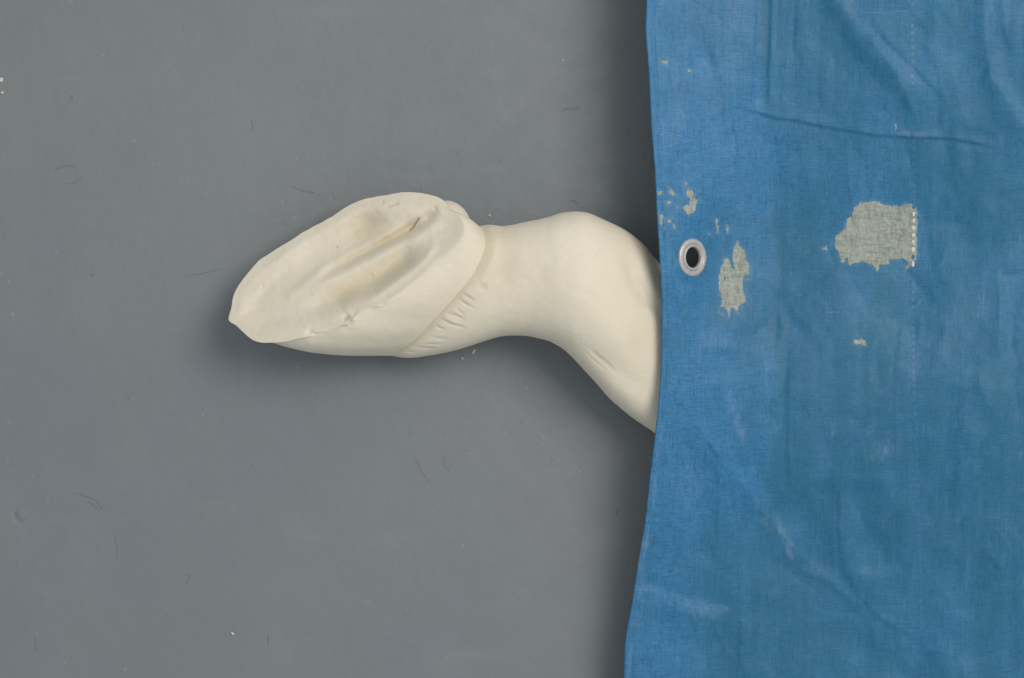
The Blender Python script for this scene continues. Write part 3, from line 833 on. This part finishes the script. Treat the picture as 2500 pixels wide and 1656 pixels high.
    n1 = fbm(u, v * 0.65, 130, 3, 111); n2 = fbm(u * 0.8 + v * 0.6, v * 0.5 - u * 0.3, 95, 2, 121)
    z += (2.6 * np.abs(n1) - 2.2 * np.abs(n2)) * sstep(10, 200, a)
    z += 1.1 * np.abs(fbm(u, v * 0.5, 48, 2, 131)) * sstep(0, 60, a) + 0.35 * fbm(u, v, 18, 2, 141)
    return np.maximum(z, 6)


PATCH_BIG = [(2035, 598), (2042, 575), (2062, 562), (2068, 538), (2080, 525), (2088, 502), (2110, 494), (2143, 491), (2158, 500), (2195, 503), (2222, 496), (2238, 508), (2240, 540), (2239, 600), (2239, 632), (2228, 640), (2218, 658), (2213, 655), (2220, 640), (2205, 630), (2172, 636), (2168, 646), (2150, 646), (2140, 660), (2130, 645), (2098, 640), (2080, 646), (2052, 640), (2045, 612)]
PATCH_MID = [(1799, 584), (1806, 600), (1818, 610), (1822, 630), (1829, 650), (1826, 684), (1820, 668), (1815, 690), (1820, 738), (1806, 744), (1800, 762), (1790, 755), (1784, 742), (1782, 776), (1774, 760), (1768, 745), (1762, 752), (1758, 712), (1752, 690), (1756, 668), (1762, 650), (1766, 636), (1778, 630), (1786, 650), (1792, 660), (1789, 620), (1795, 600)]
SMALL = [([(1674, 463), (1690, 463), (1696, 474), (1694, 484), (1704, 490), (1700, 500), (1698, 512), (1690, 524), (1680, 524), (1668, 510), (1666, 506), (1684, 500), (1682, 486)], 1.0),
         ([(1604, 468), (1616, 465), (1617, 473), (1606, 476)], 1), ([(1632, 465), (1640, 463), (1646, 470), (1651, 478), (1642, 478), (1634, 471)], 1),
         ([(1625, 494), (1640, 492), (1634, 497), (1626, 498)], 1), ([(1652, 502), (1659, 508), (1658, 511), (1652, 507)], 1), ([(1606, 524), (1616, 526), (1618, 542), (1624, 560), (1614, 552), (1608, 540)], 1),
         ([(1626, 536), (1636, 536), (1644, 548), (1634, 545)], 1), ([(1644, 548), (1650, 560), (1645, 560)], 1), ([(1746, 528), (1750, 528), (1755, 568), (1750, 570)], 1.0), ([(1772, 548), (1777, 548), (1777, 566), (1773, 564)], 1),
         ([(2008, 606), (2018, 600), (2022, 610), (2012, 612)], 1), ([(2085, 832), (2100, 829), (2112, 834), (2114, 846), (2104, 840), (2088, 842)], 1), ([(1672, 443), (1678, 446), (1676, 452), (1671, 448)], 1),
         ([(1615, 140), (1622, 150), (1630, 145), (1628, 158), (1616, 156)], 0.7), ([(1680, 168), (1690, 174), (1686, 180), (1680, 174)], 0.8), ([(1756, 740), (1762, 764), (1768, 782), (1764, 776), (1756, 755)], 1),
         ([(2184, 302), (2192, 310), (2190, 320), (2186, 314)], 0.6), ([(1730, 566), (1736, 568), (1736, 576), (1730, 573)], 0.6)]
SEAM = np.array([(-900, 2222), (0, 2226), (200, 2228), (500, 2231), (640, 2229), (700, 2228), (900, 2229), (1210, 2241), (1520, 2250), (1656, 2252), (2500, 2262)], float)


def build_tarp():
    s_in = np.arange(0, 970, 2.5)
    cols_top = np.concatenate([s_in, np.arange(970, 1150, 15), np.linspace(1150, 2300, 24)])
    rows = np.concatenate([np.linspace(-900, -60, 24)[:-1], np.arange(-60, 1721, 2.5), np.linspace(1720, 2500, 24)[1:]])
    V, A = np.meshgrid(rows, cols_top, indexing='ij')
    U = edge_u(V) + A
    Z = tarp_height(U, V)
    # edge roll and the turned-under hem on the underside
    under = np.linspace(240, 0, 30)[:-1]
    Vn, An = np.meshgrid(rows, under, indexing='ij')
    Un = edge_u(Vn) + An
    Zn = np.maximum(tarp_height(Un, Vn) - 7.0, 3)
    th = np.linspace(-np.pi / 2, np.pi / 2, 10)[1:-1]
    Vr, Tr = np.meshgrid(rows, th, indexing='ij')
    ue = edge_u(Vr)
    Ur = ue - 3.5 * np.cos(Tr) - 0.6 * fbm(Vr, 0 * Vr, 12, 3, 9); Zr = tarp_height(ue, Vr) - 3.5 + 3.5 * np.sin(Tr)
    u = np.concatenate([Un, Ur, U], 1); v = np.concatenate([Vn, Vr, V], 1); z = np.concatenate([Zn, Zr, Z], 1)
    n_under = Un.shape[1] + Ur.shape[1]
    a = u - edge_u(v)
    # ---- wear, and blue-teal tone with fold shade painted in
    mesh_top = (np.arange(u.shape[1]) >= n_under - 4)[None]
    bare = np.full(u.shape, -3.0)
    for poly, k in [(PATCH_BIG, 1.0), (PATCH_MID, 1.0)] + SMALL:
        p = np.array(poly, float); lo = p.min(0) - 30; hi = p.max(0) + 30
        m = (u > lo[0]) & (u < hi[0]) & (v > lo[1]) & (v < hi[1])
        sd = -poly_sdf(u[m], v[m], p) / 7.0
        if k < 1: sd -= (1 - k) * 0.5
        bare[m] = np.maximum(bare[m], np.clip(sd, -3, 3))
    # islands of coating left inside the patches
    for (c, d_, r) in ((2158, 543, 6), (2138, 560, 5), (2068, 632, 4), (1770, 680, 4)):
        bare -= 3.0 * np.exp(-(((u - c) / r) ** 2 + ((v - d_) / (r * 2.0)) ** 2))
    # stray flecks of lost coating close to the bare spots
    bare = np.where(mesh_top, bare, -3.0)
    teal = 0.40 + 0.75 * fbm(u, v * 0.7, 260, 3, 201) + 0.35 * fbm(u, v, 70, 3, 202)
    teal += 0.42 * sstep(250, 320, a) - 0.30 * sstep(260, 60, a)  # light on the hem and shade past its bend, put into the colour
    for (c, d_, ru, rv, am) in ((1995, 110, 90, 130, 0.55), (2080, 200, 110, 90, 0.35), (2260, 80, 90, 110, 0.30), (1990, 1150, 45, 220, 0.45), (1975, 640, 60, 110, 0.35), (2380, 330, 130, 200, 0.25), (2110, 850, 120, 140, 0.15), (1730, 1330, 30, 130, 0.35), (1770, 1600, 50, 120, 0.45), (2060, 1560, 120, 60, 0.3), (1862, 120, 14, 160, 0.4), (2450, 780, 110, 500, 0.15)):  # shaded flanks of folds painted in as darker teal spots
        teal += am * np.exp(-(((u - c) / ru) ** 2 + ((v - d_) / rv) ** 2))
    teal = np.clip(teal, 0, 1)
    sc = np.zeros(u.shape)
    for pts, s, am in (
            ([(1596, 1090), (1578, 1200), (1566, 1300), (1556, 1400)], 6, 0.9), ([(1612, 200), (1620, 380), (1626, 470)], 7, 0.5), ([(1545, 1440), (1560, 1500), (1590, 1560)], 34, 0.55),
            ([(1640, 1380), (1650, 1430)], 22, 0.5), ([(1795, 262), (1890, 289), (2007, 310)], 3, 0.3), ([(2160, 322), (2215, 327), (2290, 330)], 7, 0.8), ([(1770, 920), (1790, 1000), (1812, 1060), (1822, 1110)], 10, 0.75),
            ([(1775, 1000), (1830, 990)], 24, 0.45), ([(1826, 1200), (1860, 1262), (1900, 1320)], 8, 0.6), ([(1880, 1230), (1905, 1290), (1926, 1330), (1940, 1400)], 8, 0.9), ([(1640, 1470), (1700, 1490), (1770, 1500)], 20, 0.5),
            ([(1770, 780), (1780, 860), (1850, 860)], 26, 0.5), ([(1640, 700), (1665, 700), (1690, 715)], 16, 0.6), ([(1650, 610), (1655, 660)], 14, 0.5), ([(1680, 1120), (1690, 1180)], 16, 0.45),
            ([(2052, 1200), (2056, 1330)], 8, 0.45), ([(2140, 1505), (2200, 1505)], 14, 0.45), ([(2365, 1340), (2355, 1430)], 7, 0.5), ([(2040, 1010), (2030, 1080)], 8, 0.55), ([(1990, 1090), (2012, 1100)], 6, 0.5), ([(2330, 1230), (2340, 1290)], 12, 0.5),
            ([(2150, 960), (2260, 970)], 12, 0.4), ([(2470, 970), (2476, 990)], 10, 0.5), ([(2010, 230), (2090, 260)], 26, 0.3), ([(1940, 580), (1990, 620)], 24, 0.35), ([(2360, 840), (2390, 800)], 14, 0.35), ([(1700, 320), (1780, 330)], 16, 0.35),
            ([(1980, 1420), (2080, 1530)], 16, 0.35), ([(1620, 150), (1650, 220)], 26, 0.35), ([(2320, 20), (2400, 160)], 20, 0.2)):
        sc = np.maximum(sc, groove(u, v, pts, s * 1.5, am * 0.75, 0.3))
    sc = np.maximum(sc, 0.55 * np.exp(-((a - 10) / 7) ** 2) * sstep(900, 1150, v))
    sc = np.maximum(sc, (0.30 + 0.12 * sstep(850, 1100, v)) * sstep(0.05, 0.55, fbm(u, v * 0.6, 120, 4, 301)))
    sc = np.where(mesh_top, sc, 0)
    # ---- cut the grommet hole
    P = W(u, v, z)
    ni, nj = u.shape
    F = grid_faces(ni, nj)
    gc = np.array([1690.0, 629.0])
    gz = float(tarp_height(np.array([[gc[0]]]), np.array([[gc[1]]]))[0, 0])
    gw = W(*gc, gz)
    Pf = P.reshape(-1, 3)
    hole = np.linalg.norm(Pf - gw, axis=1) < 28 * S
    F = F[~hole[F].any(1)]
    o = mesh_obj('sheet', Pf, F[:, ::-1].copy(), M_tarp, None, True, {'bare': bare, 'teal': teal, 'scuff': sc})
    return o, gw, gc


def tarp_normal(u, v, h=22.0):
    f = lambda a, b: W(a, b, float(tarp_height(np.array([[a]]), np.array([[b]]))[0, 0]))
    du = f(u + h, v) - f(u - h, v); dv = f(u, v - h) - f(u, v + h)
    n = np.cross(du, dv); return n / np.linalg.norm(n), du / np.linalg.norm(du)


tarp = empty('tarpaulin', tuple(W(2050, 828, 0)))
bpy.context.view_layer.update()
tag(tarp, 'worn blue woven tarpaulin with flaked grey patches and one metal grommet, beside grey floor', 'tarpaulin')
sheet, gw, gc = build_tarp()
child(sheet, tarp)


# ------------------------------------------------------------------ grommet (pressed eyelet ring)
def lathe(name, prof, n, mat, parent, origin, normal, xdir):
    z = normal / np.linalg.norm(normal); x = xdir - z * (xdir @ z); x /= np.linalg.norm(x); y = np.cross(z, x)
    a = np.linspace(0, 2 * np.pi, n, endpoint=False)
    pr = np.array(prof, float) * S
    pts = origin + (np.cos(a)[:, None, None] * x + np.sin(a)[:, None, None] * y) * pr[None, :, :1] + z * pr[None, :, 1:]
    return child(mesh_obj(name, pts, grid_faces(n, len(prof), True), mat), parent)


gn, gx = tarp_normal(gc[0], gc[1])
flange = [(43.5, -3), (44.5, 0), (44.0, 2.4), (42, 4.2), (38, 5.2), (34.0, 5.2), (32.2, 4.4), (31.6, 3.4)]
barrel = [(31.6, 2.6), (31.0, 4.8), (29.0, 6.2), (26.8, 6.2), (25.0, 5.0), (24.2, 2.6), (24.0, 0), (24.0, -3), (26, -5), (39, -5), (42, -4)]
ring = lathe('grommet', flange, 72, M_metal, tarp, gw, gn, gx)
lathe('barrel', barrel, 72, M_metal, ring, gw, gn, gx)


# ------------------------------------------------------------------ stitches of the sewn seam
def build_stitches():
    def smesh(name, mat):
        a = np.linspace(0, 2 * np.pi, 8, endpoint=False)
        ys = [(-0.5, 0.35), (-0.38, 0.8), (0.0, 1.0), (0.38, 0.8), (0.5, 0.35)]
        V = [(math.cos(t) * 0.5 * r, y, math.sin(t) * 0.5 * r) for y, r in ys for t in a]
        F = [(k * 8 + m, k * 8 + (m + 1) % 8, (k + 1) * 8 + (m + 1) % 8, (k + 1) * 8 + m) for k in range(4) for m in range(8)]
        F += [tuple(range(7, -1, -1)), tuple(range(32, 40))]
        me = bpy.data.meshes.new(name); me.from_pydata(V, [], F); me.validate()
        me.polygons.foreach_set('use_smooth', np.ones(len(me.polygons), bool))
        me.materials.append(mat)
        return me
    mb = smesh('stitch', M_thread); mg = smesh('stitch_bare', M_thread_bare)
    from mathutils import Matrix
    v = -40.0; k = 0
    while v < 1700:
        u = float(np.interp(v, SEAM[:, 0], SEAM[:, 1]))
        z = float(tarp_height(np.array([[u]]), np.array([[v]]))[0, 0])
        bare = 510 < v < 622 or 634 < v < 652
        n, du = tarp_normal(u, v, 6.0)
        y = np.cross(n, du); y /= np.linalg.norm(y); x = np.cross(y, n)
        p = W(u, v, z) + n * ((0.3 if bare else 0.0) * S)
        ln = (11.5 + random.uniform(-2, 1.5)) * S; wd = (9.0 + random.uniform(-1.5, 1.5)) * S; ht = (2.0 if bare else 0.6) * S
        if not bare and random.random() < 0.12:      # a worn stitch lying flatter
            ln *= 0.6; ht *= 0.6
        o = bpy.data.objects.new('stitch', mg if bare else mb)
        C.objects.link(o)
        o.parent = tarp; o.matrix_parent_inverse = tarp.matrix_basis.inverted()
        o.matrix_basis = Matrix(((x[0] * wd, y[0] * ln, n[0] * ht, p[0]), (x[1] * wd, y[1] * ln, n[1] * ht, p[1]), (x[2] * wd, y[2] * ln, n[2] * ht, p[2]), (0, 0, 0, 1)))
        v += 17.6 + random.uniform(-0.8, 0.8); k += 1


build_stitches()


# ------------------------------------------------------------------ hairs and crumbs lying on the floor
def tube(name, pts, r, mat, label):
    c = catmull(np.array(pts, float), max(12, 8 * len(pts)))
    P = W(c[:, 0], c[:, 1], np.full(len(c), r * 0.6 - 1.2))
    n = len(P); tg = np.gradient(P, axis=0); tg /= np.linalg.norm(tg, axis=1)[:, None]
    side = np.cross(tg, [0, 0, 1]); side /= np.linalg.norm(side, axis=1)[:, None]
    a = np.linspace(0, 2 * np.pi, 6, endpoint=False)
    taper = np.clip(np.minimum(np.arange(n), np.arange(n)[::-1]) / (n * 0.2), 0.35, 1)
    ring = (np.cos(a)[None, :, None] * side[:, None] + np.sin(a)[None, :, None] * np.array([0, 0, 1.0])) * (r * S * taper)[:, None, None]
    base = P.mean(0); base[2] = 0
    V = (P[:, None] + ring - base).reshape(-1, 3)
    F = []
    for i in range(n - 1):
        for k in range(6):
            F.append((i * 6 + k, i * 6 + (k + 1) % 6, (i + 1) * 6 + (k + 1) % 6, (i + 1) * 6 + k))
    o = mesh_obj(name, V, F, mat)
    o.location = base
    return tag(o, label, 'hair', 'stray hairs on the floor')


HAIRS = [
    ([(128, 411), (135, 414), (150, 408), (165, 406), (178, 405), (182, 412)], 0.55, 'short wavy dark hair on grey floor left of the hoof, nearer the left edge'),
    ([(205, 420), (198, 432), (188, 440), (184, 446), (172, 449), (160, 448)], 0.5, 'curved dark hair on grey floor just below the short wavy hair at left'),
    ([(183, 1203), (200, 1208), (212, 1214), (225, 1217), (236, 1224), (242, 1233), (250, 1243), (243, 1245)], 0.7, 'looped dark hair on grey floor right of the round paint blister'),
    ([(208, 1222), (222, 1230), (234, 1238), (246, 1247)], 0.55, 'short dark hair lying against the looped hair near the paint blister'),
    ([(695, 457), (712, 456), (725, 461), (742, 467), (760, 470), (790, 477)], 0.6, 'long thin dark hair on grey floor just above the hoof'),
    ([(455, 673), (480, 670), (500, 667), (518, 662), (548, 654)], 0.6, 'straight thin dark hair on grey floor left of the hoof toe'),
    ([(1010, 1110), (1016, 1122), (1022, 1134), (1030, 1152), (1038, 1165), (1048, 1178)], 0.6, 'slanting wavy dark hair on grey floor below the pastern'),
    ([(1078, 1110), (1086, 1124), (1084, 1134), (1092, 1146), (1098, 1150), (1094, 1156)], 0.5, 'small kinked dark hair on grey floor right of the slanting wavy hair'),
    ([(1366, 276), (1378, 268), (1388, 263), (1400, 262), (1412, 261)], 0.9, 'dark bristle on grey floor above the fetlock, upper of the crossing pair'),
    ([(1372, 268), (1384, 266), (1398, 268), (1418, 261)], 0.8, 'dark bristle on grey floor above the fetlock, lower of the crossing pair'),
    ([(1386, 488), (1398, 490), (1408, 494), (1414, 498)], 0.9, 'dark curled bristle on grey floor just above the top of the fetlock'),
    ([(614, 292), (615, 300), (617, 312), (616, 320)], 0.8, 'tiny upright dark bristle on grey floor, upper left of the hoof'),
    ([(279, 1300), (282, 1320), (285, 1345), (288, 1368)], 0.45, 'faint upright hair on grey floor below the looped hair'),
    ([(455, 1400), (462, 1408), (458, 1420), (450, 1432)], 0.6, 'small hooked dark hair on grey floor low in the picture'),
    ([(84, 1552), (87, 1575), (88, 1598)], 0.6, 'faint upright hair on grey floor at the lower left corner'),
    ([(653, 1548), (655, 1562), (654, 1578)], 0.8, 'tiny upright dark bristle on grey floor near the bottom edge'),
]
for pts, r, lab in HAIRS:
    tube('hair_strand', pts, r * 0.42, M_hair, lab)


def crumb(u, v, ru, rv, rz, rot, label):
    nA, nB = 14, 9
    a = np.linspace(0, 2 * np.pi, nA, endpoint=False); b = np.linspace(0.05, np.pi - 0.05, nB)
    A, B = np.meshgrid(a, b, indexing='ij')
    k = 1 + 0.35 * fbm(A * 3 + u, B * 3 + v, 1.7, 2, int(u) % 50)
    k[:] = k * (0.9 + 0.2 * rng.random(k.shape))
    x = ru * np.cos(A) * np.sin(B) * k; y = rv * np.sin(A) * np.sin(B) * k; z = rz * np.cos(B) * k
    c, s = math.cos(rot), math.sin(rot)
    P = np.stack([(c * x - s * y) * S, (s * x + c * y) * S, (z + rz * 0.75 - 1.5) * S], -1)
    fl = grid_faces(nA, nB, True).tolist()
    fl += [tuple(i * nB for i in range(nA - 1, -1, -1)), tuple(i * nB + nB - 1 for i in range(nA))]
    o = mesh_obj('plaster_crumb', P, [tuple(f) for f in fl], M_crumb, None, False)
    o.location = tuple(W(u, v, 0))
    return tag(o, label, 'crumb', 'plaster crumbs on the floor')


crumb(1195, 527, 2.6, 3.4, 2.4, 0.4, 'tiny white plaster crumb on floor in the nook above the pastern')
crumb(1157, 858, 2.6, 7.5, 2.6, -0.45, 'rod shaped pale plaster splinter on floor below the pastern')
crumb(1129, 875, 2.4, 3.4, 2.2, 0.5, 'small pale plaster crumb on floor left of the rod shaped splinter')
crumb(568, 1547, 2.4, 4.0, 2.0, 0.9, 'small white plaster crumb on floor near the bottom edge')
crumb(3, 195, 5.0, 5.5, 2.5, 0.2, 'white plaster crumb on floor cut by the left picture edge')
crumb(6, 226, 4.0, 3.0, 2.0, 0.6, 'pale plaster crumb on floor below the crumb at the left picture edge')
crumb(1375, 148, 1.6, 2.6, 1.6, 0.0, 'speck of pale plaster on floor between hoof and tarpaulin, near the top')
